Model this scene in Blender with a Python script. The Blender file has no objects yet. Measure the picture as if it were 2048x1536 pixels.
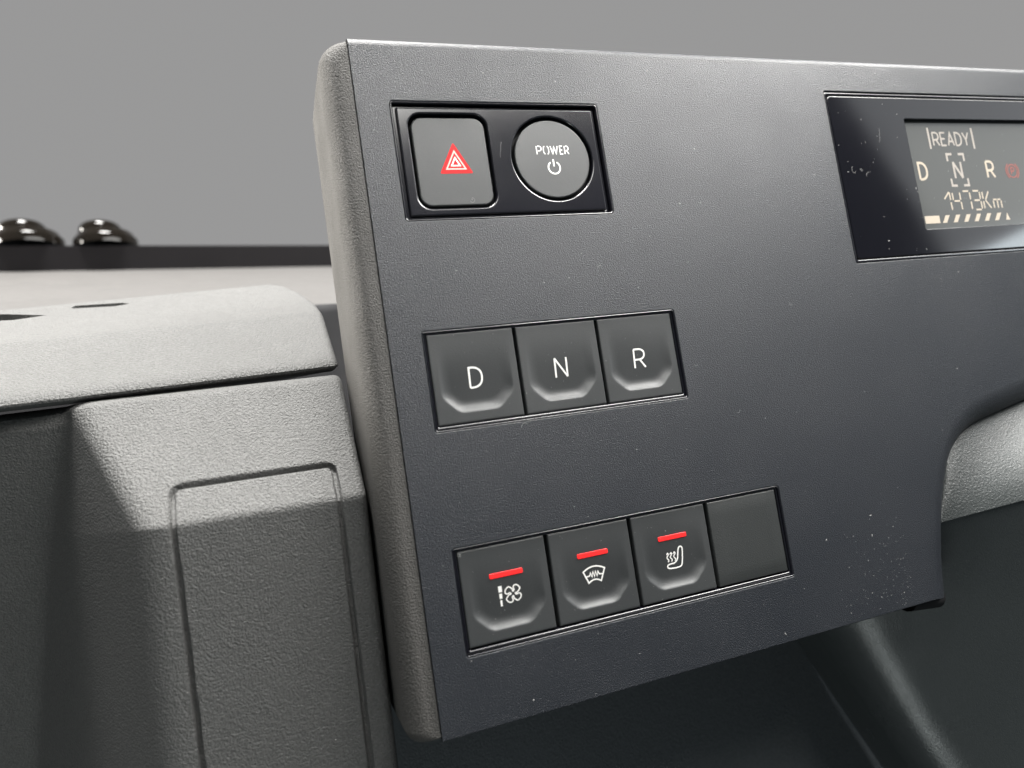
import bpy, bmesh, math, random
from mathutils import Vector, Matrix
random.seed(7)
sc = bpy.context.scene
COL = sc.collection
MM = 0.001

# ------------------------------------------------------------------ frame of reference
# All shapes are written in millimetres in the instrument panel's own frame:
# x along the panel, y into the panel (depth), z up the panel face.
# The panel leans back by TILT; ROOT carries that frame into the world.
TILT = math.radians(15)
ROOT = Matrix.Translation((0, 0, 0.80)) @ Matrix.Rotation(-TILT, 4, 'X')

# ------------------------------------------------------------------ camera
F_PX = 1425.66                                   # focal length in pixels of the 2048 px wide photograph
CAM = Vector((-30.601, -170.805, -9.003))
AX_R = Vector((0.9369, -0.3170, -0.1477))        # camera right / down / forward in the panel frame
AX_F = Vector((0.3310, 0.9403, 0.0809)).normalized()
AX_R = (AX_R - AX_F * AX_R.dot(AX_F)).normalized()
AX_D = AX_F.cross(AX_R)

cd = bpy.data.cameras.new('camera')
cam = bpy.data.objects.new('camera', cd); COL.objects.link(cam)
cd.sensor_width = 36.0; cd.sensor_fit = 'HORIZONTAL'
cd.lens = F_PX / 2048 * 36.0
cd.clip_start = 0.01; cd.clip_end = 50
cd.dof.use_dof = True; cd.dof.focus_distance = 0.205; cd.dof.aperture_fstop = 11
up = -AX_D
rot = Matrix((AX_R, up, -AX_F)).transposed().to_4x4()
cam.matrix_world = ROOT @ Matrix.Translation(CAM * MM) @ rot
sc.camera = cam

# ------------------------------------------------------------------ world and lamps
w = bpy.data.worlds.new('World'); sc.world = w; w.use_nodes = True
bg = w.node_tree.nodes['Background']
bg.inputs[0].default_value = (0.82, 0.94, 1.0, 1); bg.inputs[1].default_value = 0.095

def area(name, pos, target, sx, sy, watts, color, roll=0.0):
    ld = bpy.data.lights.new(name, 'AREA'); ld.shape = 'RECTANGLE'
    ld.size = sx * MM; ld.size_y = sy * MM; ld.energy = watts; ld.color = color
    o = bpy.data.objects.new(name, ld); COL.objects.link(o)
    d = (Vector(target) - Vector(pos)).normalized()
    q = d.to_track_quat('-Z', 'Y').to_matrix().to_4x4()
    o.matrix_world = ROOT @ Matrix.Translation(Vector(pos) * MM) @ q @ Matrix.Rotation(roll, 4, 'Z')
    return o
area('windscreen_light', (-70, -40, 1210), (-30, 40, 20), 460, 380, 84.0, (1.0, 0.98, 0.95))
area('roof_light', (380, -420, 505), (120, 0, 60), 1100, 240, 11.0, (1.0, 0.985, 0.95))
area('near_fill_light', (330, -170, 350), (120, 0, 40), 420, 90, 4.6, (1.0, 0.98, 0.95))  # unseen lamp added close above the panel for frame glints and downward falloff
area('pod_side_fill_light', (-700, 440, 280), (-5, 20, 70), 380, 260, 25.0, (1.0, 0.955, 0.88))  # unseen lamp added at the left to brighten the pod's side
area('driver_window_light', (800, -389, 324), (0, -389, 324), 300, 560, 0.85, (0.95, 0.98, 1.0), math.radians(22))
area('door_glass_light', (800, -400, 118), (0, -400, 118), 250, 44, 0.30, (0.85, 0.95, 1.0), math.radians(8))
area('ridge_fill_light', (-270, -200, -540), (160, 34, -110), 170, 120, 1.0, (0.92, 1.0, 0.98))  # unseen lamp added low down to put a highlight on the shroud ridge

sc.view_settings.view_transform = 'Standard'; sc.view_settings.look = 'None'
sc.view_settings.exposure = 0.0; sc.view_settings.gamma = 1.0
sc.view_settings.use_curve_mapping = False
sc.cycles.use_denoising = True

# ------------------------------------------------------------------ pixel directions
def ray(px, py):
    d = AX_F + AX_R * ((px - 1024) / F_PX) + AX_D * ((py - 768) / F_PX)
    return d
def at(px, py, y):                                # point of that direction at depth y
    d = ray(px, py); return CAM + d * ((y - CAM.y) / d.y)
def atx(px, py, x):
    d = ray(px, py); return CAM + d * ((x - CAM.x) / d.x)
def atp(px, py, P, n):
    d = ray(px, py); return CAM + d * ((P - CAM).dot(n) / d.dot(n))
Z1 = lambda X, Y: (740 + X * .2539, 160 + Y * .2539)
Z4 = lambda X, Y: (880 + X * .3613, 950 + Y * .3613)
Z6 = lambda X, Y: (1780 + X * .1693, 220 + Y * .1693)

# ------------------------------------------------------------------ materials
def mat(name, color, rough=0.5, grain=0.0, gscale=1500.0, spec=0.5, coat=0.0, emit=None, vor=0.0, mottle=0.0, metal=0.0, bd=0.55):
    m = bpy.data.materials.new(name); m.use_nodes = True
    nt = m.node_tree; N = nt.nodes; L = nt.links
    b = N['Principled BSDF']
    b.inputs['Base Color'].default_value = (*color, 1)
    b.inputs['Roughness'].default_value = rough
    b.inputs['Specular IOR Level'].default_value = spec
    b.inputs['Metallic'].default_value = metal
    b.inputs['Coat Weight'].default_value = coat
    b.inputs['Coat Roughness'].default_value = 0.03
    if emit:
        b.inputs['Emission Color'].default_value = (*emit[0], 1)
        b.inputs['Emission Strength'].default_value = emit[1]
    tc = N.new('ShaderNodeTexCoord')
    # uneven wear: roughness and colour drift a little over the surface
    n1 = N.new('ShaderNodeTexNoise'); n1.inputs['Scale'].default_value = 45; n1.inputs['Detail'].default_value = 6
    L.new(tc.outputs['Object'], n1.inputs['Vector'])
    mr = N.new('ShaderNodeMapRange')
    mr.inputs['From Min'].default_value = 0.3; mr.inputs['From Max'].default_value = 0.7
    mr.inputs['To Min'].default_value = max(0.02, rough * (1 - 0.12)); mr.inputs['To Max'].default_value = min(1, rough * (1 + 0.12))
    L.new(n1.outputs['Fac'], mr.inputs['Value']); L.new(mr.outputs['Result'], b.inputs['Roughness'])
    if mottle:
        n3 = N.new('ShaderNodeTexNoise'); n3.inputs['Scale'].default_value = gscale * 0.8; n3.inputs['Detail'].default_value = 2
        L.new(tc.outputs['Object'], n3.inputs['Vector'])
        cr = N.new('ShaderNodeMapRange')
        cr.inputs['From Min'].default_value = 0.3; cr.inputs['From Max'].default_value = 0.7
        cr.inputs['To Min'].default_value = 1 - mottle; cr.inputs['To Max'].default_value = 1 + mottle
        L.new(n3.outputs['Fac'], cr.inputs['Value'])
        mx = N.new('ShaderNodeVectorMath'); mx.operation = 'SCALE'
        mx.inputs[0].default_value = color
        L.new(cr.outputs['Result'], mx.inputs['Scale']); L.new(mx.outputs['Vector'], b.inputs['Base Color'])
    if grain:
        n2 = N.new('ShaderNodeTexNoise'); n2.inputs['Scale'].default_value = gscale; n2.inputs['Detail'].default_value = 3
        n2.inputs['Roughness'].default_value = 0.55
        L.new(tc.outputs['Object'], n2.inputs['Vector'])
        h = n2.outputs['Fac']
        if vor:
            v = N.new('ShaderNodeTexVoronoi'); v.feature = 'SMOOTH_F1'; v.inputs['Scale'].default_value = gscale * 0.8
            ad0 = N.new('ShaderNodeVectorMath'); ad0.operation = 'SCALE'; ad0.inputs['Scale'].default_value = 0.0006
            L.new(n2.outputs['Color'], ad0.inputs[0])
            ad1 = N.new('ShaderNodeVectorMath'); ad1.operation = 'ADD'
            L.new(tc.outputs['Object'], ad1.inputs[0]); L.new(ad0.outputs['Vector'], ad1.inputs[1])
            L.new(ad1.outputs['Vector'], v.inputs['Vector'])
            mm_ = N.new('ShaderNodeMath'); mm_.operation = 'MULTIPLY_ADD'
            L.new(v.outputs['Distance'], mm_.inputs[0]); mm_.inputs[1].default_value = -vor
            L.new(n2.outputs['Fac'], mm_.inputs[2]); h = mm_.outputs['Value']
        bp = N.new('ShaderNodeBump'); bp.inputs['Strength'].default_value = grain
        bp.inputs['Distance'].default_value = bd / gscale
        L.new(h, bp.inputs['Height']); L.new(bp.outputs['Normal'], b.inputs['Normal'])
    return m
M = {
 'fascia':  mat('fascia_plastic', (0.0125, 0.0145, 0.0185), 0.43, 1.0, 3100, spec=0.42, mottle=0.16, bd=0.7),
 'cap':     mat('end_cap_plastic', (0.050, 0.048, 0.045), 0.68, 1.0, 2400, spec=0.28, bd=1.2, mottle=0.12),
 'console': mat('console_grained_plastic', (0.074, 0.074, 0.072), 0.58, 1.0, 1900, spec=0.35, vor=0.25, mottle=0.20, bd=1.1),
 'lid':     mat('lid_grained_plastic', (0.074, 0.074, 0.072), 0.58, 1.0, 1900, spec=0.35, vor=0.25, mottle=0.20, bd=1.1),
 'shroud':  mat('shroud_plastic', (0.026, 0.030, 0.030), 0.42, 0.7, 2000, vor=0.4, mottle=0.12, bd=0.5),
 'shroud2': mat('shroud_lower_plastic', (0.035, 0.040, 0.041), 0.30, 0.45, 2300, mottle=0.10),
 'lower':   mat('lower_dash_plastic', (0.075, 0.083, 0.090), 0.6, 0.6, 1200, mottle=0.12),
 'gloss':   mat('gloss_black_plastic', (0.006, 0.006, 0.009), 0.16, spec=0.85),
 'lens':    mat('display_lens', (0.004, 0.004, 0.006), 0.085, spec=0.5),
 'button':  mat('button_soft_touch', (0.028, 0.030, 0.031), 0.50, 0.15, 3000, mottle=0.05),
 'blank':   mat('blank_plastic', (0.022, 0.024, 0.024), 0.48, 0.4, 2800, mottle=0.1),
 'white':   mat('white_print', (0.80, 0.79, 0.76), 0.5),
 'red':     mat('red_print', (0.52, 0.012, 0.014), 0.5, spec=0.15),
 'rose':    mat('pink_print', (0.82, 0.42, 0.38), 0.45),
 'led':     mat('red_indicator_lens', (0.70, 0.02, 0.02), 0.25, emit=((1.0, 0.03, 0.03), 0.25)),
 'screen':  mat('screen_glass', (0.050, 0.052, 0.050), 0.10, spec=0.5),
 'tan':     mat('lit_segment', (0.25, 0.22, 0.18), 0.4, emit=((1.0, 0.80, 0.58), 0.27)),
 'dimseg':  mat('dim_segment', (0.22, 0.20, 0.18), 0.4, emit=((1.0, 0.86, 0.74), 0.14)),
 'redseg':  mat('red_segment', (0.16, 0.04, 0.03), 0.4, emit=((1.0, 0.22, 0.16), 0.09)),
 'cowl':    mat('cowl_plastic', (0.060, 0.058, 0.056), 0.7, 0.1, 300, spec=0.3, mottle=0.05),
 'band':    mat('black_band', (0.006, 0.005, 0.006), 0.6, spec=0.25),
 'nut':     mat('glossy_black_cap', (0.006, 0.005, 0.004), 0.07, spec=0.3),
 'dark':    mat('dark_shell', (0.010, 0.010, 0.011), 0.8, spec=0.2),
 'dust':    mat('dust_specks', (0.34, 0.34, 0.33), 0.95, spec=0.1),
}

# ------------------------------------------------------------------ object helpers
def link(name, me, m, parent=None, smooth=None):
    if m: me.materials.append(M[m] if isinstance(m, str) else m)
    o = bpy.data.objects.new(name, me); COL.objects.link(o)
    if parent is not None: o.parent = parent
    else: o.matrix_world = ROOT
    if smooth is not None:
        me.polygons.foreach_set('use_smooth', [True] * len(me.polygons))
        me.set_sharp_from_angle(angle=math.radians(smooth))
    return o
def tag(o, label=None, cat=None, group=None, kind=None):
    if label: o['label'] = label
    if cat: o['category'] = cat
    if group: o['group'] = group
    if kind: o['kind'] = kind
    return o
def thing(name, label, cat, group=None):
    o = bpy.data.objects.new(name, None); COL.objects.link(o)
    o.empty_display_size = 0.02; o.matrix_world = ROOT
    return tag(o, label, cat, group)
def mesh(name, V, F, recalc=True):
    me = bpy.data.meshes.new(name)
    me.from_pydata([tuple(c * MM for c in v) for v in V], [], F); me.update()
    if recalc:
        bm = bmesh.new(); bm.from_mesh(me); bmesh.ops.remove_doubles(bm, verts=bm.verts, dist=1e-7)
        bmesh.ops.recalc_face_normals(bm, faces=bm.faces); bm.to_mesh(me); bm.free()
    return me
def rrect(x0, x1, z0, z1, r, o=0.0, seg=6):       # rounded rectangle outline grown by o
    x0 -= o; x1 += o; z0 -= o; z1 += o; r = max(0.02, r + o)
    P = []
    for cx, cz, a0 in ((x1 - r, z1 - r, 0), (x0 + r, z1 - r, 90), (x0 + r, z0 + r, 180), (x1 - r, z0 + r, 270)):
        for k in range(seg + 1):
            a = math.radians(a0 + 90 * k / seg); P.append((cx + r * math.cos(a), cz + r * math.sin(a)))
    return P
def circle(cx, cz, r, o=0.0, seg=72):
    return [(cx + (r + o) * math.cos(2 * math.pi * k / seg), cz + (r + o) * math.sin(2 * math.pi * k / seg)) for k in range(seg)]
def fill(outer, holes, y, V, F):                  # flat face with holes, appended to V, F
    bm = bmesh.new()
    for lp in [outer] + holes:
        vs = [bm.verts.new((p[0], y, p[1])) for p in lp]
        for i in range(len(vs)): bm.edges.new((vs[i], vs[(i + 1) % len(vs)]))
    bmesh.ops.triangle_fill(bm, use_beauty=True, use_dissolve=False, edges=bm.edges[:])
    bm.verts.index_update(); b = len(V)
    for v in bm.verts: V.append(tuple(v.co))
    for f in bm.faces:
        ids = [b + v.index for v in f.verts]
        if f.normal.y > 0: ids.reverse()
        F.append(ids)
    bm.free()
def strip(rings, V, F, closed=True, flip=False):  # rings: lists of (x,y,z) of equal length
    b = len(V); n = len(rings[0])
    for r in rings: V.extend(r)
    for k in range(len(rings) - 1):
        for i in range(n if closed else n - 1):
            j = (i + 1) % n
            q = [b + k * n + i, b + k * n + j, b + (k + 1) * n + j, b + (k + 1) * n + i]
            if flip: q.reverse()
            F.append(q)
def plate(name, outer, holes, y, depth, r, m, parent, hdepth=None, seg=4):
    """outer / holes: functions of the offset o. Front at depth y, edges rounded by r."""
    V, F = [], []
    fill(outer(-r), [h(r) for h in holes], y, V, F)
    nf = len(F)
    for fn, sgn, dp in [(outer, -1, depth)] + [(h, 1, hdepth or depth) for h in holes]:
        rings = []
        for k in range(seg + 1):
            a = math.pi / 2 * k / seg
            o = sgn * r * (1 - math.sin(a)); yy = y + r * (1 - math.cos(a))
            rings.append([(p[0], yy, p[1]) for p in fn(o)])
        rings.append([(p[0], y + dp, p[1]) for p in fn(0)])
        strip(rings, V, F, flip=(sgn < 0))
    me = mesh(name, V, F, recalc=False)
    o = link(name, me, m, parent)
    for i, p in enumerate(me.polygons): p.use_smooth = i >= nf
    return o
def ribbon(pts, w, closed=False):                 # flat mitred stroke around a polyline in the x,z plane
    P = [Vector(p) for p in pts]; n = len(P); Lf, Rt = [], []
    for i in range(n):
        a = P[i - 1] if (closed or i > 0) else None
        b = P[(i + 1) % n] if (closed or i < n - 1) else None
        if a is None: d = (b - P[i]).normalized(); nn = Vector((-d.y, d.x))
        elif b is None: d = (P[i] - a).normalized(); nn = Vector((-d.y, d.x))
        else:
            d1 = (P[i] - a).normalized(); d2 = (b - P[i]).normalized()
            n1 = Vector((-d1.y, d1.x)); n2 = Vector((-d2.y, d2.x)); s = n1 + n2
            if s.length < 1e-4: s = n1
            nn = s.normalized(); nn = nn / max(0.45, nn.dot(n1))
        Lf.append(P[i] + nn * w / 2); Rt.append(P[i] - nn * w / 2)
    V = [tuple(v) for v in Lf + Rt]
    F = [(i, (i + 1) % n, n + (i + 1) % n, n + i) for i in range(n if closed else n - 1)]
    return V, F
def subdiv(pts, step):
    out = [pts[0]]
    for a, b in zip(pts, pts[1:]):
        k = max(1, int(math.dist(a, b) / step))
        for i in range(1, k + 1): out.append((a[0] + (b[0] - a[0]) * i / k, a[1] + (b[1] - a[1]) * i / k))
    return out
def printed(name, strokes, yfun, m, parent, polys=(), th=0.03):
    """strokes: (points in mm, width, closed); polys: filled outlines; laid on the surface yfun(x,z)."""
    V, F = [], []
    for k, (pts, wd, cl) in enumerate(strokes):
        pts = list(pts)
        v, f = ribbon(pts if cl else subdiv(pts, 1.0), wd, cl)
        b = len(V); V += [(p[0], yfun(p[0], p[1]) - th - 0.002 * (k % 3), p[1]) for p in v]
        F += [tuple(b + i for i in q) for q in f]
    for pts in polys:
        b = len(V); V += [(p[0], yfun(p[0], p[1]) - th, p[1]) for p in pts]; F.append(tuple(range(b, b + len(pts))))
    return link(name, mesh(name, V, F, recalc=False), m, parent)
def smoothline(pts, it=2, closed=False):          # Chaikin
    for _ in range(it):
        q = [] if closed else [pts[0]]
        n = len(pts)
        for i in range(n if closed else n - 1):
            a, b = pts[i], pts[(i + 1) % n]
            q += [(a[0] * .75 + b[0] * .25, a[1] * .75 + b[1] * .25), (a[0] * .25 + b[0] * .75, a[1] * .25 + b[1] * .75)]
        if not closed: q.append(pts[-1])
        pts = q
    return pts
def bowl(x0, z0, x1, z1, sq=0.55):                # right-hand bowl from (x0,z1) round to (x0,z0)
    h = z1 - z0; wd = x1 - x0
    return [(x0, z1)] + [(x0 + wd * (1 - sq) + wd * sq * math.cos(a), (z0 + z1) / 2 + h / 2 * (abs(math.sin(a)) ** 0.8) * (1 if a > 0 else -1))
                         for a in [math.radians(t) for t in range(88, -89, -11)]] + [(x0, z0)]
GL = {
 'D': [([(0, 0), (0, 1)] + bowl(0, 0, 1, 1, .75)[1:], False)],
 'N': [([(0, 0), (0, 1)], False), ([(0, 1), (1, 0)], False), ([(1, 0), (1, 1)], False)],
 'R': [([(0, 0), (0, 1)], False), (bowl(0, .44, .95, 1, .55), False), ([(.5, .44), (1, 0)], False)],
 'P': [([(0, 0), (0, 1)], False), (bowl(0, .42, 1, 1, .55), False)],
 'W': [([(0, 1), (.25, 0), (.5, .95), (.75, 0), (1, 1)], False)],
 'E': [([(1, 1), (0, 1), (0, 0), (1, 0)], False), ([(0, .52), (.85, .52)], False)],
 'A': [([(0, 0), (.5, 1), (1, 0)], False), ([(.18, .32), (.82, .32)], False)],
 'Y': [([(0, 1), (.5, .45), (1, 1)], False), ([(.5, .45), (.5, 0)], False)],
 'O': [([(.5 + .5 * math.copysign(abs(math.cos(a)) ** .75, math.cos(a)), .5 + .5 * math.copysign(abs(math.sin(a)) ** .75, math.sin(a)))
         for a in [math.radians(t) for t in range(0, 360, 12)]], True)],
}
def text(s, x0, z0, x1, z1, wd, gap, widths=None):
    wl = [(widths or {}).get(c, 1.0) for c in s]
    u = (x1 - x0 - gap * (len(s) - 1)) / sum(wl); x = x0; out = []
    for c, k in zip(s, wl):
        gw = u * k; e = wd / 2
        for pts, cl in GL[c]:
            out.append(([(x + e + p[0] * (gw - wd), z0 + e + p[1] * (z1 - z0 - wd)) for p in pts], wd, cl))
        x += gw + gap
    return out

# ------------------------------------------------------------------ instrument panel
panel = thing('dashboard_pod', 'dark grey textured plastic instrument panel holding the switches and the display', 'instrument panel')
HZ = lambda o: rrect(8.0, 66.7, 49.3, 81.1, 0.9, o)
DN = lambda o: rrect(8.0, 80.3, -4.1, 21.2, 0.8, o)
BT = lambda o: rrect(8.0, 104.7, -58.1, -32.2, 0.8, o)
DP = lambda o: rrect(148.4, 312.0, 30.3, 87.0, 0.8, o)
cut_px = [(2048, 799), (1985, 827), (1953, 841.5), (1931, 856), (1907, 884), (1892, 915), (1885, 952), (1880, 991), (1877, 1046), (1878, 1124), (1884, 1190)]
CURL_R, CURL_A = 9.0, math.radians(62)
CURL_Y = CURL_R * (1 - math.cos(CURL_A)); CURL_O = CURL_R * math.sin(CURL_A)
edge = [at(x, y, CURL_Y) for x, y in cut_px]
edge = [(340.0, edge[0].z + 20), (270.0, edge[0].z + 9.5)] + [(p.x, p.z) for p in edge]
edge = smoothline(edge, 2)
ZB = -74.9; ZT = 98.1; XR = 340.0
inner = []
for i, p in enumerate(edge):
    a = Vector(edge[max(0, i - 1)]); b = Vector(edge[min(len(edge) - 1, i + 1)]); d = (b - a).normalized()
    nn = Vector((d.y, -d.x))                       # to the panel side
    if nn.dot(Vector((-1, 1))) < 0: nn = -nn
    inner.append((p[0] + nn.x * CURL_O, p[1] + nn.y * CURL_O))
inner[0] = (XR, inner[0][1]); inner[-1] = (inner[-1][0], ZB)
V, F = [], []
RT = 2.2                                           # rounding of the top edge
outer = [(-0.28, ZB), (-0.28, ZT - RT), (XR, ZT - RT)] + inner
fill(outer, [HZ(.22), DN(.22), BT(.22), DP(.22)], 0.0, V, F); nf = len(F)
for fn in (HZ, DN, BT, DP):
    rings = []
    for k in range(5):
        a = math.pi / 2 * k / 4
        rings.append([(p[0], .22 * (1 - math.cos(a)), p[1]) for p in fn(.22 * (1 - math.sin(a)))])
    rings.append([(p[0], 4.0, p[1]) for p in fn(0)])
    strip(rings, V, F)
rings = []
for k in range(11):                                # the edge beside the steering column curls back
    a = CURL_A * k / 10; t = math.sin(a) / math.sin(CURL_A); yy = CURL_R * (1 - math.cos(a))
    rings.append([(i[0] + (e[0] - i[0]) * t, yy, i[1] + (e[1] - i[1]) * t) for i, e in zip(inner, edge)])
rings.append([(e[0] + .3, CURL_Y + 6, e[1] - .2) for e in edge])
strip(rings, V, F, closed=False)
rings = []
for k in range(9):
    a = math.pi / 2 * k / 8
    rings.append([(x, RT * (1 - math.cos(a)), ZT - RT + RT * math.sin(a)) for x in (-.28, 60, 140, 240, XR)])
rings.append([(x, 36, ZT) for x in (-.28, 60, 140, 240, XR)])
strip(rings, V, F, closed=False)
strip([[(-.28, 0, ZT - RT), (-.28, 0, ZB)], [(-.28, 3, ZT - RT), (-.28, 3, ZB)]], V, F, closed=False)
bx = [-.28, 40, 80, 120, inner[-1][0]]
strip([[(x, 0, ZB) for x in bx], [(x, .12, ZB - .16) for x in bx], [(x, 3, ZB - .16) for x in bx]], V, F, closed=False)
me = mesh('fascia', V, F, recalc=False)
fas = link('fascia', me, 'fascia', panel)
for i, p in enumerate(me.polygons): p.use_smooth = i >= nf
me.set_sharp_from_angle(angle=math.radians(40))
# end cap
def cap_ring(ol, ot, y, xr=-.62):
    x0 = -7.6 + ol; zt = ZT - ot; zb = ZB - .3 + ot * .6; r = 6.0; rb = 2.5
    P = [(xr, zb)]
    P.append((xr, zt))
    for k in range(9):
        a = math.radians(90 + 90 * k / 8); P.append((x0 + r + r * math.cos(a), zt - r + r * math.sin(a)))
    for k in range(7):
        a = math.radians(180 + 90 * k / 6); P.append((x0 + rb + rb * math.cos(a), zb + rb + rb * math.sin(a)))
    return [(p[0] if p[0] < xr else xr, y, p[1]) for p in P]
rings = []
for k in range(13):
    a = math.pi / 2 * k / 12
    rings.append(cap_ring(4.6 * (1 - math.sin(a)), RT * (1 - math.sin(a)), 7.0 * (1 - math.cos(a))))
rings.append(cap_ring(0, 0, 20)); rings.append(cap_ring(.2, 0, 35)); rings.append(cap_ring(1.6, 1.0, 37.5))
V, F = [], []; strip(rings, V, F); n = len(rings[0])
F.append(list(range(n))); F.append(list(range((len(rings) - 1) * n, len(rings) * n)))
link('end_cap', mesh('end_cap', V, F), 'cap', panel, smooth=35)
# dark shell behind the face
V, F = [], []
def box(V, F, x0, x1, y0, y1, z0, z1):
    b = len(V)
    V += [(x, y, z) for x in (x0, x1) for y in (y0, y1) for z in (z0, z1)]
    F += [[b + i for i in q] for q in ((0, 1, 3, 2), (4, 6, 7, 5), (0, 4, 5, 1), (2, 3, 7, 6), (0, 2, 6, 4), (1, 5, 7, 3))]
box(V, F, -.5, 150, 5.2, 36, ZB + 1.5, ZT - 1.5)
box(V, F, 150.2, XR, 9.0, 36, 0, ZT - 1.5)
link('back_shell', mesh('back_shell', V, F), 'dark', panel)
c = at(1850, 1208, 9)
V, F = [], []; rings = []
for k in range(9):
    a = math.pi * (k / 8)
    rings.append([(c.x - 8, 9 - 5 * math.cos(a) * .9, c.z + 3 - 3.6 * math.sin(a)), (c.x + 4.2, 9 - 5 * math.cos(a) * .9, c.z + 3 - 5 * math.sin(a)), (c.x + 5.0, 9 - 4 * math.cos(a) * .9, c.z + 3 - 4 * math.sin(a))])
strip(rings, V, F, closed=False)
link('corner_lip', mesh('corner_lip', V, F), 'dark', panel, smooth=50)

# ------------------------------------------------------------------ hazard and power switch module
Y0 = 0.6
haz = thing('hazard_power_switch', 'glossy black switch plate with a hazard button and a round POWER button', 'switch')
plate('trim_ring', lambda o: rrect(8.05, 66.65, 49.35, 81.05, .85, o), [lambda o: rrect(8.55, 66.15, 49.85, 80.55, .5, o)], 0.05, 2.5, .24, 'gloss', haz)
plate('bezel', lambda o: rrect(8.7, 66.0, 50.0, 80.4, .5, o), [lambda o: rrect(9.75, 64.95, 50.85, 79.55, .3, o)], 1.3, 2.5, .3, 'gloss', haz)
hole_h = lambda o: rrect(12.2, 33.5, 52.6, 78.1, 3.6, o)
plate('surround', lambda o: rrect(9.7, 65.0, 50.8, 79.6, .4, o), [hole_h, lambda o: circle(51.1, 65.7, 11.9, o)], Y0, 3.0, .38, 'gloss', haz)
hb = plate('hazard_button', lambda o: rrect(13.0, 32.7, 53.4, 77.1, 2.9, o), [], 1.0, 3.0, .35, 'button', haz)
hb['label'] = 'square hazard button with a red warning triangle'
pb = plate('power_button', lambda o: circle(51.1, 65.6, 10.95, o), [], 0.75, 3.0, .3, 'button', haz)
pb['label'] = 'round button lettered POWER'
V, F = [], []; box(V, F, 8.6, 66.1, 3.4, 4.2, 50, 80.5); link('backing', mesh('backing', V, F), 'dark', haz)
m1 = lambda X, Y, y=1.0: (lambda p: (p.x, p.z))(at(*Z1(X, Y), y))
# warning triangle, laid out upright in the button's own plane
b0 = m1(553, 738); b1 = m1(817, 735); tp = m1(645, 492)
cx = (b0[0] + b1[0]) / 2; hw = (b1[0] - b0[0]) / 2; zb = (b0[1] + b1[1]) / 2; zt = tp[1]
tri = [(cx - hw, zb), (cx + hw, zb), (cx, zt)]
def inset(t, k):
    cz = zb + (zt - zb) * .335
    return [(cx + (p[0] - cx) * k, cz + (p[1] - cz) * k) for p in t]
trir = smoothline([(tri[0]), (tri[1]), (tri[2])], 0)
rt = []
for i in range(3):
    a, p, b = Vector(tri[i - 1]), Vector(tri[i]), Vector(tri[(i + 1) % 3])
    u = (a - p).normalized() * .45; v = (b - p).normalized() * .45
    rt += [tuple(p + u), tuple(p + u * .3 + v * .3), tuple(p + v)]
y1 = lambda x, z: 1.0
printed('warning_triangle', [], y1, 'red', hb, polys=[rt], th=.03)
printed('triangle_outline', [(inset(tri, .57), .36, True)], y1, 'rose', hb, th=.05)
printed('triangle_outline', [(inset(tri, .25), .36, True)], y1, 'white', hb, th=.05)
yp = lambda x, z: 0.75
a = m1(1314, 588, .75); b = m1(1553, 517, .75)
tx = []
gw = (b[0] - a[0]); zz0 = (m1(1400, 588, .75)[1] + m1(1490, 588, .75)[1]) / 2; zz1 = zz0 + 2.55
cells = [('P', 0, .175), ('O', .205, .41), ('W', .435, .685), ('E', .73, .845), ('R', .88, 1.03)]
for ch, u0, u1 in cells:
    x0 = a[0] + gw * u0; x1 = a[0] + gw * u1; e = .19
    if ch == 'O':                                  # stencil O: two half rounds
        xm = (x0 + x1) / 2
        for sgn in (-1, 1):
            tx.append(([(xm + sgn * (.11 + ((x1 - x0) / 2 - .11 - e) * math.cos(t) ** .6), (zz0 + zz1) / 2 + (zz1 - zz0 - .3) / 2 * math.sin(t)) for t in [math.radians(q) for q in range(-80, 81, 16)]], .27, False))
    else:
        st = text(ch, x0, zz0, x1, zz1, .27, 0)
        if ch in 'PR':                             # stencil gap beside the stem
            st[1] = ([(p[0] + (.34 if p[0] < x0 + .5 else 0), p[1]) for p in st[1][0]], .27, False)
        tx += st
printed('power_lettering', tx, yp, 'white', pb)
pc = m1(1452, 690, .75); R_ = 1.72
printed('power_symbol', [([(pc[0] + R_ * math.sin(t), pc[1] + R_ * math.cos(t)) for t in [math.radians(q) for q in range(32, 329, 8)]], .40, False),
                         ([(pc[0], pc[1] + .35), (pc[0], pc[1] + 2.35)], .40, False)], yp, 'white', pb)

# ------------------------------------------------------------------ dished push buttons
def smooth01(t): t = max(0.0, min(1.0, t)); return t * t * (3 - 2 * t)
BW, BH = 22.7, 22.9
def dish(u, v):
    """depth of the finger scoop at u,v (mm from the button's lower left corner)."""
    # chamfered U outline: lower edge, sides and cut corners, joined softly
    def smin(a, b, k=1.1):
        h = max(0.0, min(1.0, .5 + .5 * (b - a) / k)); return b + (a - b) * h - k * h * (1 - h)
    d = smin(smin(u - 1.9, BW - 1.9 - u), v - 2.7)
    d = smin(smin(d, (u - 1.9 + v - 2.7 - 4.2) / 1.414), (BW - 1.9 - u + v - 2.7 - 4.2) / 1.414)
    t = max(0.0, min(1.0, d / 3.0)); wall = 1 - (1 - t) ** 2.2; wall *= smooth01(d / .35 + .5) if d < .2 else 1
    fade = smooth01((BH - 1.5 - v) / (BH - 3.0)) ** 1.3
    return 1.25 * wall * fade
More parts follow.
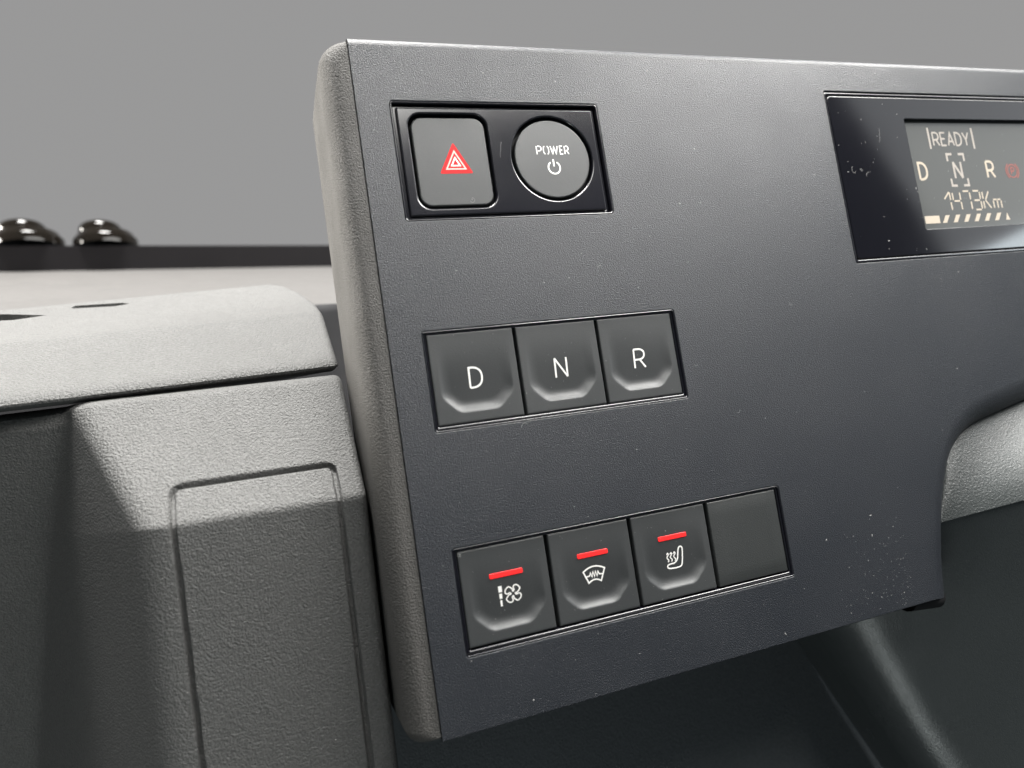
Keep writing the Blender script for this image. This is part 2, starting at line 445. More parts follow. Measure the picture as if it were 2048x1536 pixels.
def button(name, x0, z0, yf, parent, scoop=True, m='button'):
    V, F = [], []
    n = 74 if scoop else 6; r = .3
    us = [0, .06, .16, .3] + [.3 + (BW - .6) * i / n for i in range(1, n)] + [BW - .3, BW - .16, BW - .06, BW]
    vs = [0, .06, .16, .3] + [.3 + (BH - .6) * i / n for i in range(1, n)] + [BH - .3, BH - .16, BH - .06, BH]
    def rnd(t, L):
        d = min(t, L - t); return r - math.sqrt(max(0, r * r - (r - d) ** 2)) if d < r else 0
    for v in vs:
        for u in us:
            V.append((x0 + u, yf + max(rnd(u, BW), rnd(v, BH)) + (dish(u, v) if scoop else 0), z0 + v))
    nu, nv = len(us), len(vs)
    for j in range(nv - 1):
        for i in range(nu - 1):
            k = j * nu + i; F.append((k, k + 1, k + nu + 1, k + nu))
    ring = [i for i in range(nu)] + [j * nu + nu - 1 for j in range(1, nv)] + [(nv - 1) * nu + i for i in range(nu - 2, -1, -1)] + [j * nu for j in range(nv - 2, 0, -1)]
    b = len(V); V += [(V[i][0], yf + 4, V[i][2]) for i in ring]
    for i in range(len(ring)):
        j = (i + 1) % len(ring); F.append((ring[i], b + i, b + j, ring[j]))
    return link(name, mesh(name, V, F), m, parent, smooth=40)
YB = 0.5
gear = thing('gear_selector', 'row of three dark push buttons lettered D, N and R in a glossy frame', 'switch')
plate('trim_ring', lambda o: rrect(8.05, 80.25, -4.05, 21.15, .75, o), [lambda o: rrect(8.4, 79.9, -3.62, 20.75, .5, o)], 0.05, 2.5, .2, 'gloss', gear)
plate('bezel', lambda o: rrect(8.5, 79.8, -3.55, 20.65, .5, o), [lambda o: rrect(9.1, 79.2, -2.7, 20.4, .3, o)], 0.45, 4.0, .42, 'gloss', gear)
V, F = [], []; box(V, F, 8.4, 79.9, 3.6, 4.4, -3.7, 20.8); link('backing', mesh('backing', V, F), 'dark', gear)
for k, ch in enumerate('DNR'):
    x0 = 9.2 + 23.55 * k; z0 = -2.55
    bt = button('gear_button', x0, z0, YB, gear); bt['label'] = 'dished push button lettered ' + ch
    wd = 3.75
    cxl = x0 + 11.35
    printed('letter', text(ch, cxl - wd / 2, 5.85, cxl + wd / 2, 11.35, .46, 0), lambda x, z, x0=x0, z0=z0: YB + dish(x - x0, z - z0), 'white', bt, th=.05)
comf = thing('comfort_switch_bank', 'row of four dark buttons, three with red indicator bars and one blank', 'switch')
plate('trim_ring', lambda o: rrect(8.05, 104.65, -58.05, -32.25, .75, o), [lambda o: rrect(8.4, 104.3, -57.62, -32.6, .5, o)], 0.05, 2.5, .2, 'gloss', comf)
plate('bezel', lambda o: rrect(8.5, 104.2, -57.5, -32.65, .5, o), [lambda o: rrect(9.1, 103.6, -56.6, -32.9, .3, o)], 0.45, 4.0, .42, 'gloss', comf)
V, F = [], []; box(V, F, 8.4, 104.3, 3.6, 4.4, -57.7, -32.6); link('backing', mesh('backing', V, F), 'dark', comf)
z4 = lambda X, Y, y=1.2: (lambda p: (p.x, p.z))(at(*Z4(X, Y), y))
BZ = -56.15
names = ['button with an air fan symbol', 'button with a heated windscreen symbol', 'button with a heated seat symbol']
cb = []
for k in range(4):
    x0 = 9.25 + 23.75 * k
    bt = button('blank_button' if k == 3 else 'comfort_button', x0, BZ, YB if k < 3 else .35, comf, scoop=k < 3, m='button' if k < 3 else 'blank'); cb.append((bt, x0))
    if k < 3:
        bt['label'] = names[k]
        # indicator bar set in the upper part
        zc = -40.6 + BZ + 56.15 + (0.3 if k else 0); xc = x0 + 11.6
        yy = YB + dish(11.6, zc - BZ)
        led = plate('indicator_light', lambda o: rrect(xc - 4.35, xc + 4.35, zc - .62, zc + .62, .3, o, 3), [], yy - .16, .6, .1, 'led', bt)
    else: bt['label'] = 'plain blank button without a symbol'
def Yd(k): return lambda x, z, x0=cb[k][1]: YB + dish(x - x0, z - BZ)
P4 = lambda L: [z4(X, Y) for X, Y in L]
# fan with dashed bar
fc = z4(404, 655); fr = 2.2
def blade(t0):                                     # one lobe of the four-bladed fan outline
    out = []
    for r, t in [(.20, -45), (.50, -52), (.80, -34), (1.02, -26), (1.08, 4), (.92, 26), (.62, 30), (.44, 8)]:
        a = math.radians(t0 + t); out.append((fc[0] + fr * r * math.cos(a), fc[1] + fr * r * math.sin(a)))
    return out
outline = sum([blade(t) for t in (55, 145, 235, 325)], [])
fan = [(smoothline(outline, 2, True), .30, True)]
bars = []
xb = z4(335, 665)[0]
for za, zb_ in ((2.45, .95), (.6, -.65), (-1.0, -2.5)):
    i = len(bars); wv = (.9, .7, .5)[i]
    bars.append([(xb - wv / 2, fc[1] + za), (xb + wv / 2, fc[1] + za), (xb + wv / 2, fc[1] + zb_), (xb - wv / 2, fc[1] + zb_)])
printed('fan_symbol', fan, Yd(0), 'white', cb[0][0], polys=bars, th=.06)
# heated windscreen: flared outline with a zigzag, in upright millimetre coordinates
wc = z4(853, 548); hx, hz = 3.05, 1.9
arc = lambda x0, x1, z, bulge, n=9: [(wc[0] + x0 + (x1 - x0) * i / n, wc[1] + z + bulge * (1 - (2 * i / n - 1) ** 2)) for i in range(n + 1)]
scr = arc(-hx, hx, 1.05, 1.0) + arc(1.75, -1.75, -2.0, .65)
zig = [(-2.45, -.35), (-1.35, -.2), (-1.05, .55), (-.72, -.62), (-.36, .72), (0, -.62), (.36, .72), (.72, -.62), (1.05, .55), (1.4, -.2), (2.5, -.35)]
printed('windscreen_symbol', [(scr, .36, True), ([(wc[0] + a, wc[1] + b) for a, b in zig], .32, False)], Yd(1), 'white', cb[1][0], th=.06)
# heated seat
so = z4(1303, 462)
seat = [(-2.35, -2.35), (-2.75, -1.7), (-2.3, -1.15), (.45, -1.1), (1.05, 2.5), (1.55, 3.05), (2.2, 2.85), (2.4, 2.2), (1.95, -1.6), (1.35, -2.5)]
wav = []
for dx in (-2.35, -1.3, -.25):
    wav.append(([(so[0] + dx + .26 * math.sin(t * math.pi * 2.6 / 9), so[1] - .55 + t * .235) for t in range(10)], .28, False))
    tip = (so[0] + dx + .05, so[1] + 1.85)
    wav.append(([(tip[0] - .36, tip[1] - .42), tip, (tip[0] + .36, tip[1] - .42)], .26, False))
printed('seat_symbol', [(smoothline([(so[0] + a, so[1] + b) for a, b in seat], 2, True), .36, True)] + wav, Yd(2), 'white', cb[2][0], th=.06)

# ------------------------------------------------------------------ instrument display
disp = thing('instrument_display', 'glossy black instrument display reading READY, D N R and 1473Km', 'display')
plate('frame', lambda o: rrect(148.6, 311.8, 30.5, 86.8, .7, o), [lambda o: rrect(149.5, 310.9, 31.5, 85.9, .5, o)], 0.3, 3.0, .4, 'gloss', disp)
YS = 2.0
plate('lens', lambda o: rrect(149.75, 310.6, 31.8, 85.6, 1.4, o), [lambda o: rrect(180.9, 279.0, 40.2, 78.2, .3, o)], .45, 2.6, .3, 'lens', disp, hdepth=1.6)
V, F = [], []; box(V, F, 180.6, 279.3, YS, YS + 1, 39.9, 78.5); scr_o = link('screen', mesh('screen', V, F), 'screen', disp)
V, F = [], []; box(V, F, 149, 311.4, 3.9, 4.6, 31, 86.4); link('backing', mesh('backing', V, F), 'dark', disp)
ys = lambda x, z: YS
m6 = lambda X, Y: (lambda p: (p.x, p.z))(at(*Z6(X, Y), YS))
a = m6(515, 430); b = m6(915, 275)
printed('ready_lettering', text('READY', a[0], a[1], b[0] + 0.2, a[1] + 5.2, .62, .35, {'E': .85}), ys, 'dimseg', scr_o)
printed('ready_bracket', [([(a[0] - 1.4, a[1] - .9), (a[0] - 1.4, a[1] + 6.6)], .8, False)], ys, 'dimseg', scr_o)
printed('ready_bracket', [([(b[0] + 1.9, a[1] - .9), (b[0] + 1.9, a[1] + 6.6)], .8, False)], ys, 'dimseg', scr_o)
for ch, q0, q1, mt in (('D', (355, 835), (440, 620), 'tan'), ('N', (770, 820), (850, 620), 'dimseg'), ('R', (1155, 810), (1225, 605), 'tan')):
    p0 = m6(*q0); p1 = m6(*q1)
    printed('gear_letter', text(ch, p0[0], p0[1], p0[0] + 4.3, p0[1] + 6.6, .85, 0), ys, mt, scr_o)
p0 = m6(770, 820); nc = (p0[0] + 2.1, p0[1] + 3.4); bw_, bh_ = 3.9, 5.6
for sx in (-1, 1):
    for sz in (-1, 1):
        printed('frame_corner', [([(nc[0] + sx * (bw_ - 2.4), nc[1] + sz * bh_), (nc[0] + sx * bw_, nc[1] + sz * bh_), (nc[0] + sx * bw_, nc[1] + sz * (bh_ - 2.5))], .8, False)], ys, 'dimseg', scr_o)
pk = m6(1445, 720)
arcp = lambda r, t0, t1: [(pk[0] + r * math.cos(math.radians(t)), pk[1] + r * math.sin(math.radians(t))) for t in range(t0, t1 + 1, 10)]
printed('parking_symbol', [(arcp(2.35, 0, 350), .42, True), (arcp(3.15, -55, 55), .45, False), (arcp(3.15, 125, 235), .45, False)]
        + text('P', pk[0] - .9, pk[1] - 1.4, pk[0] + 1.0, pk[1] + 1.5, .5, 0), ys, 'redseg', scr_o)
# odometer: segment digits
o0 = m6(712, 1205); o1 = m6(1390, 1180); H = 6.7; z0 = (o0[1] + o1[1]) / 2 + .5; cw = 4.15; x0 = o0[0] - .6
seg7 = {'a': ((.12, 1), (.88, 1)), 'd': ((.12, 0), (.88, 0)), 'g': ((.12, .5), (.88, .5)), 'b': ((1, .93), (1, .56)), 'c': ((1, .44), (1, .05)), 'f': ((0, .93), (0, .56)), 'e': ((0, .44), (0, .05)),
        'K1': ((.3, .5), (.9, .95)), 'K2': ((.3, .48), (.95, .05)), 'h': ((.75, .98), (.5, .62)), 'i': ((.55, .46), (.55, .03)), 'm1': ((0, .5), (.45, .5)), 'm2': ((.5, .45), (.5, .05)), 'm3': ((.55, .5), (.95, .5))}
odo = []
for ch, segs, ww in (('1', ('h1', 'bb', 'cc'), .55), ('4', ('f', 'g', 'b', 'c'), 1), ('7', ('a', 'b', 'c'), 1), ('3', ('a', 'b', 'g', 'c', 'd'), 1), ('K', ('f', 'e', 'K1', 'K2'), 1), ('m', ('m1', 'e', 'm2', 'm3', 'c'), 1.1)):
    gw_ = 3.4 * ww
    for s in segs:
        if s == 'h1': p, q = (-.45, .62), (.9, .98)
        elif s == 'bb': p, q = (1, .95), (1, .56)
        elif s == 'cc': p, q = (1, .44), (1, .05)
        else: p, q = seg7[s]
        odo.append(([(x0 + p[0] * gw_, z0 + p[1] * H), (x0 + q[0] * gw_, z0 + q[1] * H)], .55, False))
    x0 += gw_ + 1.3
printed('odometer_digits', odo, ys, 'tan', scr_o)
q0 = m6(425, 1345); q1 = m6(605, 1265); e1 = m6(1395, 1295)
hh = 2.6; zb = q0[1]
printed('charge_segment', [], ys, 'tan', scr_o, polys=[[(q0[0], zb), (q0[0] + 6.6, zb), (q0[0] + 6.6, zb + hh), (q0[0], zb + hh)]])
span = (e1[0] - q0[0] - 1.2); 
for k in range(6):
    xs = q0[0] + 8.0 + (span - 8.0) * k / 6
    printed('charge_segment', [], ys, 'tan', scr_o, polys=[[(xs - .3, zb), (xs + 1.6, zb), (xs + 3.4, zb + hh), (xs + 1.5, zb + hh)]])
printed('charge_segment', [], ys, 'tan', scr_o, polys=[[(e1[0] - .9, zb), (e1[0] + 1.1, zb), (e1[0] + .1, zb + hh)]])

# ------------------------------------------------------------------ left console: column with lid
cons = thing('dashboard_console', 'grey grained plastic dashboard column with an inset lid under a faceted ledge', 'dashboard')
XC = -8.35                                        # right side of the column
prof = [(30.0, -165.0), (14.2, -16.3), (35.0, 13.6), (36.5, 15.76)]     # (y,z) along the front, bottom to top
def seglen(a, b): return math.dist(a, b)
S1 = seglen(prof[0], prof[1]); S2 = S1 + seglen(prof[1], prof[3])
def face_at(s, rounded=True):                                    # point and outward normal (y,z) at arc length s
    w_ = 1.3
    d1 = ((prof[1][0] - prof[0][0]) / S1, (prof[1][1] - prof[0][1]) / S1)
    L2 = S2 - S1; d2 = ((prof[3][0] - prof[1][0]) / L2, (prof[3][1] - prof[1][1]) / L2)
    if s < S1: p = (prof[0][0] + d1[0] * s, prof[0][1] + d1[1] * s)
    else: p = (prof[1][0] + d2[0] * (s - S1), prof[1][1] + d2[1] * (s - S1))
    t = smooth01((s - S1 + w_) / (2 * w_))
    dy = d1[0] * (1 - t) + d2[0] * t; dz = d1[1] * (1 - t) + d2[1] * t; l = math.hypot(dy, dz)
    n = (-dz / l, dy / l)
    # round the fold slightly
    k = max(0.0, 1 - abs(s - S1) / w_); k = k if rounded else 0.0; p = (p[0] - n[0] * .22 * k * k, p[1] - n[1] * .22 * k * k)
    return p, n
# left edge of the column along s, from the directions in which it is seen
n1v = Vector((0, -(prof[1][1] - prof[0][1]), prof[1][0] - prof[0][0])); n2v = Vector((0, -(prof[3][1] - prof[1][1]), prof[3][0] - prof[1][0]))
PF = Vector((0, *prof[1]))
eb = atp(332, 1536, PF, n1v); ef = atp(283, 1053, PF, n1v); et = atp(166, 842, PF, n2v)
s_b = S1 - math.dist((eb.y, eb.z), prof[1]); s_t = S1 + math.dist((et.y, et.z), prof[1])
def xleft(s):
    if s < S1: t = (s - s_b) / (S1 - s_b); return eb.x + (ef.x - eb.x) * t
    t = (s - S1) / (s_t - S1); return ef.x + (et.x - ef.x) * t
# lid outline in (x, s)
l_tl = atp(341, 968, PF, n2v); l_tr = atp(664, 935, PF, n2v); l_bl = atp(404, 1500, PF, n1v); l_br = atp(742, 1500, PF, n1v)
lx0 = (l_bl.x + l_tl.x) / 2; lx1 = (l_br.x + l_tr.x) / 2
ls1 = S1 + (math.dist((l_tl.y, l_tl.z), prof[1]) + math.dist((l_tr.y, l_tr.z), prof[1])) / 2
print('lid', l_tl, l_tr, l_bl, l_br, 'left', eb, ef, et)
def lid_sdf(x, s):
    r = 2.2; cx = (lx0 + lx1) / 2; hx_ = (lx1 - lx0) / 2; cs = (ls1 - 300) / 2; hs = (ls1 + 300) / 2
    qx = abs(x - cx) - hx_ + r; qs = abs(s - cs) - hs + r
    return math.hypot(max(qx, 0), max(qs, 0)) + min(max(qx, qs), 0) - r
RR, RL = 2.4, 5.0
def section(s):
    """cross-section at s: list of (x, n offset) from the right back to the far left back wall."""
    xl = xleft(s); out = [(XC + .6, -34), (XC + .2, -12), (XC, -RR)]
    for k in range(1, 8):
        a = math.pi / 2 * k / 8; out.append((XC - RR + RR * math.cos(a), -RR + RR * math.sin(a)))
    NX = 150; xa = XC - RR; xb_ = xl + RL
    for k in range(NX + 1): out.append((xa + (xb_ - xa) * k / NX, 0.0))
    return out
fd = Vector((et.x - ef.x, et.y - ef.y)).normalized()          # plan direction of the left flank
def flank_pts(s, py):
    """(x, y) points of the rolled left edge, the flank and the back wall of the recess."""
    xl = xleft(s); e = Vector((xl, py)); a = Vector((xl + RL, py)); b = e + fd * RL
    out = [a * (1 - t) ** 2 + e * 2 * t * (1 - t) + b * t * t for t in [k / 9 for k in range(1, 10)]]
    ye = 43 + max(0.0, s_t - s) * .42; q = e + fd * max(RL + 1, (ye - py) / fd.y)
    w = Vector((-1, .12)).normalized()
    c1 = q - fd * 4 if (q - b).length > 5 else b.lerp(q, .5); c2 = q + w * 4
    out += [b.lerp(c1, .5)] + [c1 * (1 - t) ** 2 + q * 2 * t * (1 - t) + c2 * t * t for t in (0, .25, .5, .75, 1)]
    out += [q + w * 30, q + w * 180]
    return out
ss = [0, 20, 40]
s = 44.0
while s < S2: ss.append(s); s += 0.42
ss.append(S2)
V, F, FL = [], [], []
nx = None
for s in ss:
    (py, pz), (ny, nz) = face_at(s)
    sec = section(s); nx = len(sec)
    for i, (x, n) in enumerate(sec):
        g = 0.0
        if n == 0.0:
            d = abs(lid_sdf(x, s)); g = -1.4 * (1 - smooth01((d - .42) / .36))
            if lid_sdf(x, s) < 0: g -= .05
        V.append((x, py + ny * (n + g), pz + nz * (n + g)))
    (qy, qz), _n = face_at(s, False)
    for f in flank_pts(s, qy): V.append((f.x, f.y, qz))
nx = len(V) // len(ss)
for dn, dz in ((.9, .9), (2.2, 1.7), (4.2, 2.3), (8.0, 2.8)):
    for i in range(nx):
        b = V[(len(ss) - 1) * nx + i]; V.append((b[0], b[1] + dn, b[2] + dz))
for j in range(len(ss) + 3):
    for i in range(nx - 1):
        q = (j * nx + i, j * nx + i + 1, (j + 1) * nx + i + 1, (j + 1) * nx + i)
        sm = (ss[j] + ss[j + 1]) / 2 if j < len(ss) - 1 else S2 + 5; sec_x = (V[q[0]][0] + V[q[1]][0]) / 2
        inside = 10 <= i <= 9 + 150 and lid_sdf(sec_x, sm) < 0
        (FL if inside else F).append(q)
def submesh(name, V, F):
    used = sorted({i for f in F for i in f}); mp = {o: k for k, o in enumerate(used)}
    return mesh(name, [V[i] for i in used], [tuple(mp[i] for i in f) for f in F])
link('column', submesh('column', V, F), 'console', cons, smooth=60)
link('lid', submesh('lid', V, FL), 'lid', cons, smooth=60)
# ledge above the column
SR = at(645, 622, 71); SL = at(0, 686, 66.5); LR = at(683, 742, 35.6); RRp = at(556, 568, 118)
nT = (SL - SR).cross(RRp - SR); nF = (SL - SR).cross(LR - SR)
T = lambda x, y: atp(x, y, SR, nT); Fr = lambda x, y: atp(x, y, SR, nF)
top_r = [T(645, 622), T(632, 605), T(602, 584), T(572, 571), T(548, 568.5)]
far = -900
rearL = T(134, 602); rearLL = T(far, 707); SLL = T(far, 777)
lipR = Fr(683, 743); lipL = Fr(0, 828); lipLL = Fr(far, 939)
def bez(a, c, b, n):
    return [a * (1 - t) ** 2 + c * 2 * t * (1 - t) + b * t * t for t in [k / n for k in range(n + 1)]]
def side_profile(rear, sh, lip, mids, r1, r2):
    """closed loop across the ledge: rear, top, shoulder, front, rolled lip, underside, back."""
    d1 = (mids[0] - sh).normalized(); d2 = (lip - sh).normalized()
    ua = Vector((0, 1, .16)).normalized()
    L = [rear] + mids[::-1]
    L += bez(sh + d1 * r1, sh, sh + d2 * r1, 6)
    e = lip - d2 * r2
    L += [(sh + d2 * r1).lerp(e, t) for t in (.33, .66)]
    L += bez(e, lip, lip + ua * r2, 9)
    L += [lip + ua * 16, Vector((rear.x, rear.y + 1, lip.z + 10)), rear + Vector((0, 2.0, -4))]
    return L
mids_r = [T(632, 605), T(602, 584), T(572, 571)]
def left_mid(p):
    f = (p.y - SR.y) / (top_r[-1].y - SR.y); return SLL.lerp(rearLL, f)
profR = side_profile(T(548, 568.5), T(645, 622), lipR, mids_r, 2.5, 13.0)
profL = side_profile(rearLL, SLL, lipLL, [left_mid(p) for p in mids_r], 2.5, 13.0)
cenR = sum(profR, Vector()) / len(profR)
n_ = len(profR); nrmR = []
for i in range(n_):
    t_ = (profR[(i + 1) % n_] - profR[i - 1]); nn = t_.cross(Vector((1, 0, 0))).normalized()
    if nn.dot(profR[i] - cenR) < 0: nn = -nn
    nrmR.append(nn)
RC = 2.2
rings = []
for t in (0, .25, .5, .7, .85, .95): rings.append([l.lerp(r, t) for l, r in zip(profL, profR)])
for k in range(7):
    a = math.pi / 2 * k / 6
    rings.append([r + (l - r).normalized() * RC * (1 - math.sin(a)) - nn * RC * (1 - math.cos(a)) for l, r, nn in zip(profL, profR, nrmR)])
V, F = [], []; strip([[tuple(p) for p in r] for r in rings], V, F)
F.append(list(range(n_))); F.append(list(range((len(rings) - 1) * n_, len(rings) * n_)))
ledge = link('ledge', mesh('ledge', V, F), 'console', cons, smooth=35)
# two sunk slots in the top of the ledge
nTn = nT.normalized()
if nTn.z < 0: nTn = -nTn
def cutter(pts, depth):
    V, F = [], []
    a = [p + nTn * 3 for p in pts]; b = [p - nTn * depth for p in pts]; n = len(pts)
    V = [tuple(p) for p in a + b]; F = [list(range(n)), list(range(2 * n - 1, n - 1, -1))]
    for i in range(n): F.append([i, n + i, n + (i + 1) % n, (i + 1) % n])
    return link('slot_cutter', mesh('slot_cutter', V, F), 'dark', None)
cuts = [cutter([T(-160, 637), T(-100, 628.5), T(20, 628.5), T(92, 630.5), T(28, 640), T(-160, 648)], 9),
        cutter([T(142, 615.5), T(150, 611.5), T(245, 605.5), T(260, 607.5), T(228, 612.5), T(146, 617)], 1.2)]
for c in cuts:
    md = ledge.modifiers.new('slot', 'BOOLEAN'); md.object = c; md.operation = 'DIFFERENCE'; md.solver = 'EXACT'
bpy.context.view_layer.update()
dg = bpy.context.evaluated_depsgraph_get()
nm = bpy.data.meshes.new_from_object(ledge.evaluated_get(dg))
ledge.modifiers.clear(); ledge.data = nm
bm = bmesh.new(); bm.from_mesh(nm); bmesh.ops.remove_doubles(bm, verts=bm.verts, dist=2e-5)
bmesh.ops.recalc_face_normals(bm, faces=bm.faces); bm.to_mesh(nm); bm.free()
nm.polygons.foreach_set('use_smooth', [True] * len(nm.polygons)); nm.set_sharp_from_angle(angle=math.radians(35))
for c in cuts: bpy.data.objects.remove(c)

# ------------------------------------------------------------------ far cowl, band and caps behind the windscreen base
def sheet(name, rows, m, parent=None, smooth=40):
    V, F = [], []; strip([[tuple(p) for p in r] for r in rows], V, F, closed=False)
    return link(name, mesh(name, V, F), m, parent, smooth=smooth)
def line3(pr, pl, n=9, x0=-520, x1=520):
    """straight line through two seen points, extended along x."""
    d = (pr - pl) / (pr.x - pl.x); return [pl + d * (x0 + (x1 - x0) * i / (n - 1) - pl.x) for i in range(n)]
c1 = line3(at(650, 604, 170), at(300, 622, 170)); 
lo = [Vector((p.x, 171, p.z - 160)) for p in c1]
lip_ = [[Vector((p.x, 170 + 5 * (1 - math.cos(t)), p.z - 5 + 5 * math.sin(t))) for p in c1] for t in [math.radians(q) for q in (0, 25, 50, 75)]]
mid = line3(at(650, 571, 235), at(0, 598, 235)); up1 = line3(at(660, 533, 420), at(0, 544, 415))
mid0 = [p + Vector((0, -8, -1.6)) for p in mid]; mid2 = [p + Vector((0, 8, 2.6)) for p in mid]
back = [p + Vector((0, 10, 3)) for p in up1]
cowl = thing('windscreen_cowl', 'pale grey plastic cowl shelf behind the dashboard under the black band', 'dashboard')
sheet('shelf', [lip_[3], mid0, mid, mid2, up1, back], 'cowl', cowl)
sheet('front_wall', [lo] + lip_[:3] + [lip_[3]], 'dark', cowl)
b0 = line3(at(660, 534.5, 420), at(0, 545.5, 415)); b1 = line3(at(660, 490.5, 414), at(0, 491.5, 409))
bnd = sheet('windscreen_band', [[p + Vector((0, 8, 0)) for p in b0], b0, b1, [p + Vector((0, 1.5, .5)) for p in b1], [p + Vector((0, 22, -1.0)) for p in b1], [p + Vector((0, 12, -4)) for p in b0]], 'band')
tag(bnd, 'black band along the base of the windscreen above the pale shelf', 'trim')
def knob(px, base, label):
    root = thing('fixing_cap', label, 'cap', 'glossy caps on the windscreen band')
    p = at(px, 493, 425); sc_ = 0.409                       # mm per photo pixel at this depth
    root.matrix_world = ROOT @ Matrix.Translation(p * MM)
    def lathe(name, prof, m, seg, off=0):
        V, F = [], []
        rings = [[(r * math.cos(2 * math.pi * k / seg + off), r * math.sin(2 * math.pi * k / seg + off), z) for k in range(seg)] for r, z in prof]
        strip(rings, V, F); F.append(list(range((len(prof) - 1) * seg, len(prof) * seg)))
        return link(name, mesh(name, V, F), m, root, smooth=35)
    R0 = base * sc_
    lathe('flange', [(R0, -2), (R0, 3.2), (R0 * .98, 4.6), (R0 * .90, 6.2), (R0 * .86, 8.6), (R0 * .80, 9.6), (R0 * .5, 10)], 'nut', 40)
    d = lathe('dome', [(R0 * .66, 9), (R0 * .66, 13), (R0 * .63, 15), (R0 * .54, 17), (R0 * .38, 18.3), (R0 * .15, 18.8)], 'nut', 40)
    d.location.x = -R0 * .14 * MM
    return root
knob(58, 57, 'glossy black domed cap on the windscreen band, farther from the instrument panel')
knob(213, 54, 'glossy black domed cap on the windscreen band, nearer the instrument panel')

# ------------------------------------------------------------------ flat grey glowing sheet added as the background
V, F = [], []
strip([[(x * 1000, 2500 - 90 * abs(x) ** 2 + 90, zz) for x in [q * .5 for q in range(-10, 11)]] for zz in (-1500, 0, 1500, 4000)], V, F, closed=False)
sk = link('backdrop', mesh('backdrop', V, F), None, smooth=80)
ms = bpy.data.materials.new('glowing_grey_sheet'); ms.use_nodes = True; nt = ms.node_tree; nt.nodes.clear()
em = nt.nodes.new('ShaderNodeEmission'); em.inputs[0].default_value = (0.318, 0.316, 0.316, 1); em.inputs[1].default_value = 1.0
ou = nt.nodes.new('ShaderNodeOutputMaterial'); nt.links.new(em.outputs[0], ou.inputs[0]); sk.data.materials.append(ms)
tag(sk, 'plain even grey glowing backdrop behind the dashboard', None, kind='structure')

# ------------------------------------------------------------------ steering column shroud and lower dashboard
shr = thing('steering_column_shroud', 'dark grey plastic steering column shroud emerging beside the panel cut-out', 'steering column')
def lin(tab, x):
    for (x0, y0), (x1, y1) in zip(tab, tab[1:]):
        if x <= x1: return y0 + (y1 - y0) * (x - x0) / (x1 - x0)
    return tab[-1][1]
btab = [(1840, 1058), (1872, 1047), (1880, 991), (1885, 952), (1892, 915), (1907, 884), (1931, 856), (1953, 841.5), (1985, 827), (2048, 799), (2260, 705), (2460, 616)]
cols = [1840, 1860, 1872, 1880, 1888, 1900, 1920, 1945, 1985, 2048, 2140, 2260, 2460]
def shell_y(px, v): return CURL_Y + 1.4 - (1.0 + .055 * max(0, px - 1872)) * math.sin(v * math.pi / 2)
up_rows = []
for v in (-.35, -.15, 0, .08, .18, .3, .45, .6, .75, .88, 1.0):
    row = []
    for px in cols:
        pb_ = lin(btab, px) - 4; pf = 1046 - .269 * (px - 1877); vv = max(v, 0)
        row.append(at(px, pb_ + (pf - pb_) * vv, shell_y(px, vv)) + (Vector((-1.5, 9, 6)) * (-v) * 3 if v < 0 else Vector()))
    up_rows.append(row)
fold12 = up_rows[-1]
up_rows.append([f + Vector((0, 1.5, 0)) for f in fold12])
sheet('upper_shell', up_rows, 'shroud', shr, smooth=60)
fold = [fold12[i] for i in (0, 3, 7, 9, 12)]
g = [f + Vector((0, .9, -.12)) for f in fold]
ridge = [at(1570, 1150, 44), at(1672, 1290, 40), at(1745, 1400, 36), at(1838, 1536, 31), at(1990, 1760, 22)]
heel = [at(1520, 1190, 110), at(1598, 1290, 104), at(1672, 1400, 98), at(1766, 1536, 92), at(1930, 1770, 82)]
rows = []
for k in range(9):
    t = k / 8; row = []
    for a, b in zip(g, ridge):
        p = a.lerp(b, t); p.y += 3 * math.sin(math.pi * t); row.append(p)
    rows.append(row)
Rr = 24.0
flank = []
for i, p in enumerate(ridge):
    u = (rows[-2][i] - p).normalized(); v = (heel[i] - p).normalized()
    for_k = []
    for k in range(1, 15):                         # rolled corner between face and flank
        t = k / 15; for_k.append((p + u * Rr) * (1 - t) ** 2 + p * 2 * t * (1 - t) + (p + v * Rr) * t ** 2)
    flank.append(for_k)
rows[-1] = [p + (rows[-2][i] - p).normalized() * Rr for i, p in enumerate(ridge)]
rows = [r for r in rows if r is rows[-1] or min((a - b).length for a, b in zip(r, ridge)) > Rr + 1]
for k in range(14): rows.append([flank[i][k] for i in range(5)])
rows.append([p + (h - p).normalized() * Rr for p, h in zip(ridge, heel)]); rows.append(heel)
sheet('lower_shell', rows, 'shroud2', shr, smooth=80)
low = thing('lower_dashboard', 'dark plastic lower dashboard wall in the shade under the instrument panel', 'dashboard')
V, F = [], []
rows = []
for zz, yy in ((-44, 36.5), (-46, 106), (-49, 111), (-60, 112), (-75, 111), (-160, 96), (-320, 70)):  # leading rows: unseen soffit added to block light leaking behind the pod
    rows.append([Vector((x, yy, zz)) for x in (-60, 60, 130, 200, 420)])
sheet('wall', rows, 'lower', low)

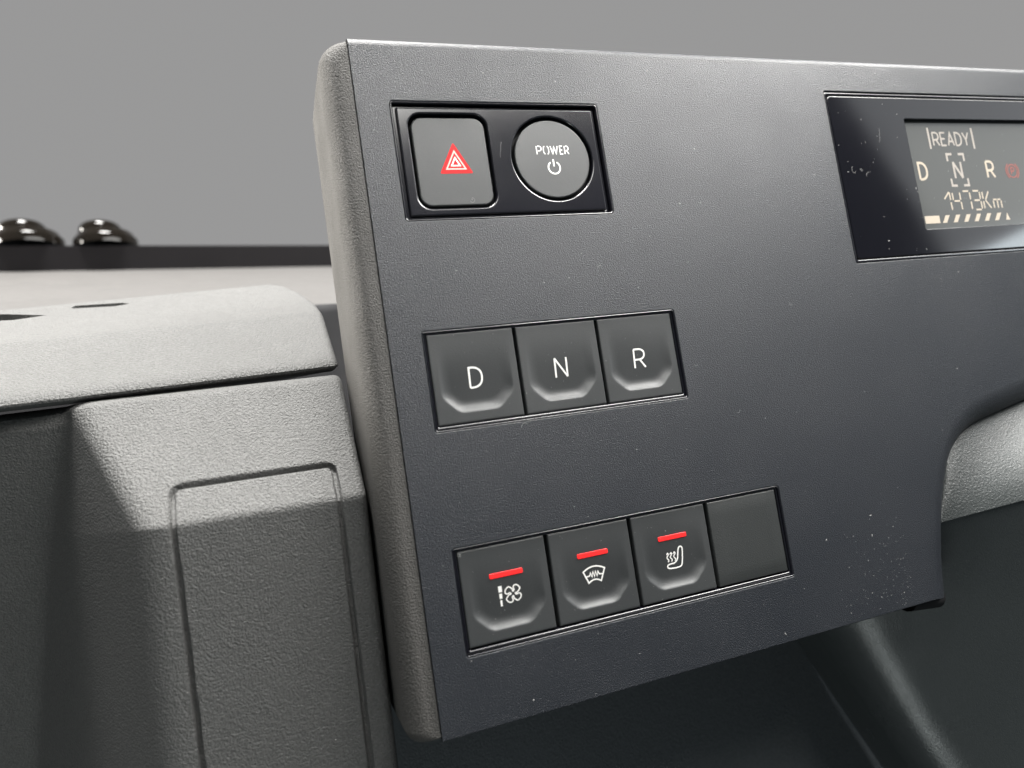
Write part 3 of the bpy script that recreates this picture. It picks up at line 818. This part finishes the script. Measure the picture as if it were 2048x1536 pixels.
# ------------------------------------------------------------------ dust
def dust():
    V, F = [], []
    def speck(p, r, n=Vector((0, -1, 0)), el=1.0):
        u = n.orthogonal().normalized(); v = n.cross(u); t0 = random.random() * 6.28; b = len(V)
        u, v = u * math.cos(t0) + v * math.sin(t0), v * math.cos(t0) - u * math.sin(t0)
        k = 5
        for i in range(k):
            rr = r * random.uniform(.6, 1.2); a = 6.28 * i / k
            V.append(tuple(p + u * rr * el * math.cos(a) + v * rr * math.sin(a) + n * .01))
        V.append(tuple(p + n * (r * .7 + .01)))
        for i in range(k): F.append((b + i, b + (i + 1) % k, b + k))
    holes = [(7.5, 67.2, 48.8, 81.6), (7.5, 80.8, -4.6, 21.7), (7.5, 105.2, -58.6, -31.7), (147.9, 320, 29.8, 87.5)]
    n = 0
    while n < 460:
        if random.random() < .38:
            x = 150 - abs(random.gauss(0, 16)); z = ZB + abs(random.gauss(0, 17))
        else: x = random.uniform(1, 210); z = random.uniform(ZB, ZT - 3)
        xlim = 147 if z < -45 else 158 if z < -28 else 200
        if x > xlim or x < 1 or z > 94 or z < ZB + .5 or any(a < x < b and c < z < d for a, b, c, d in holes): continue
        speck(Vector((x, 0, z)), min(.17, .03 + random.expovariate(30)), el=random.choice((1, 1, 1.6, 3))); n += 1
    for _ in range(110):
        k = random.randrange(3); z = random.uniform(BZ + .5, BZ + BH - .5); u = random.uniform(.5, BW - .5)
        if random.random() < .5: speck(Vector((9.25 + 23.75 * k + u, YB + dish(u, z - BZ), z)), random.uniform(.03, .09))
        else: speck(Vector((9.2 + 23.55 * k + u, YB + dish(u, z - BZ), -2.55 + z - BZ)), random.uniform(.03, .09))
    for _ in range(34):
        x = random.uniform(150.5, 180.5); z = random.uniform(33, 84); speck(Vector((x, .45, z)), random.uniform(.04, .16), el=random.choice((1, 1, 3)))
    for _ in range(25):
        x = random.uniform(182, 235); z = random.uniform(41, 77); speck(Vector((x, YS, z)), random.uniform(.05, .15), el=random.choice((1, 2)))
    for _ in range(70):
        s = random.uniform(S1 - 75, S1 + 25); x = random.uniform(-58, -12); (py, pz), (ny, nz) = face_at(s)
        speck(Vector((x, py, pz)), random.uniform(.05, .14), Vector((0, ny, nz)))
    for _ in range(90):                            # grit along the lower frame edges
        for x1, z in ((80, -4.2), (104, -58.2), (66, 49.2)):
            speck(Vector((random.uniform(8.5, x1), .02, z - random.uniform(0, .15))), random.uniform(.03, .08), el=random.choice((1, 1, 2)))
            break
    # a few curled fibres
    def fibre(p, L, curl):
        a = random.random() * 6.28; pts = [(p[0], p[1])]
        for i in range(10):
            a += random.gauss(curl, .25); q = pts[-1]; pts.append((q[0] + L / 10 * math.cos(a), q[1] + L / 10 * math.sin(a)))
        v, f = ribbon(pts, .05); b = len(V); V.extend([(x, p[2], z) for x, z in v]); F.extend([tuple(b + i for i in t) for t in f])
    for p, L, c in [((36, 66, .5), 4.5, .05), ((155, 62, .4), 4, .4), ((158, 61, .4), 3, .6), ((162, 60, .4), 3, .2), ((26, 54.5, .9), 3.5, .5), ((10, -34.5, .3), 3, .7), ((32, -5, -.05), 2.5, .4), ((168, 70, .4), 5, .1),
                    ((95, -10, -.04), 2, .2), ((120, 20, -.04), 1.6, .3), ((60, 35, -.04), 1.6, .3), ((84, 5, -.04), 1.4, .3)]:
        fibre(p, L, c)
    return V, F
V, F = dust()
o = link('dust', mesh('dust', V, F, recalc=False), 'dust')
tag(o, 'fine pale dust specks and fibres scattered over the panel and buttons', 'dust', kind='stuff')
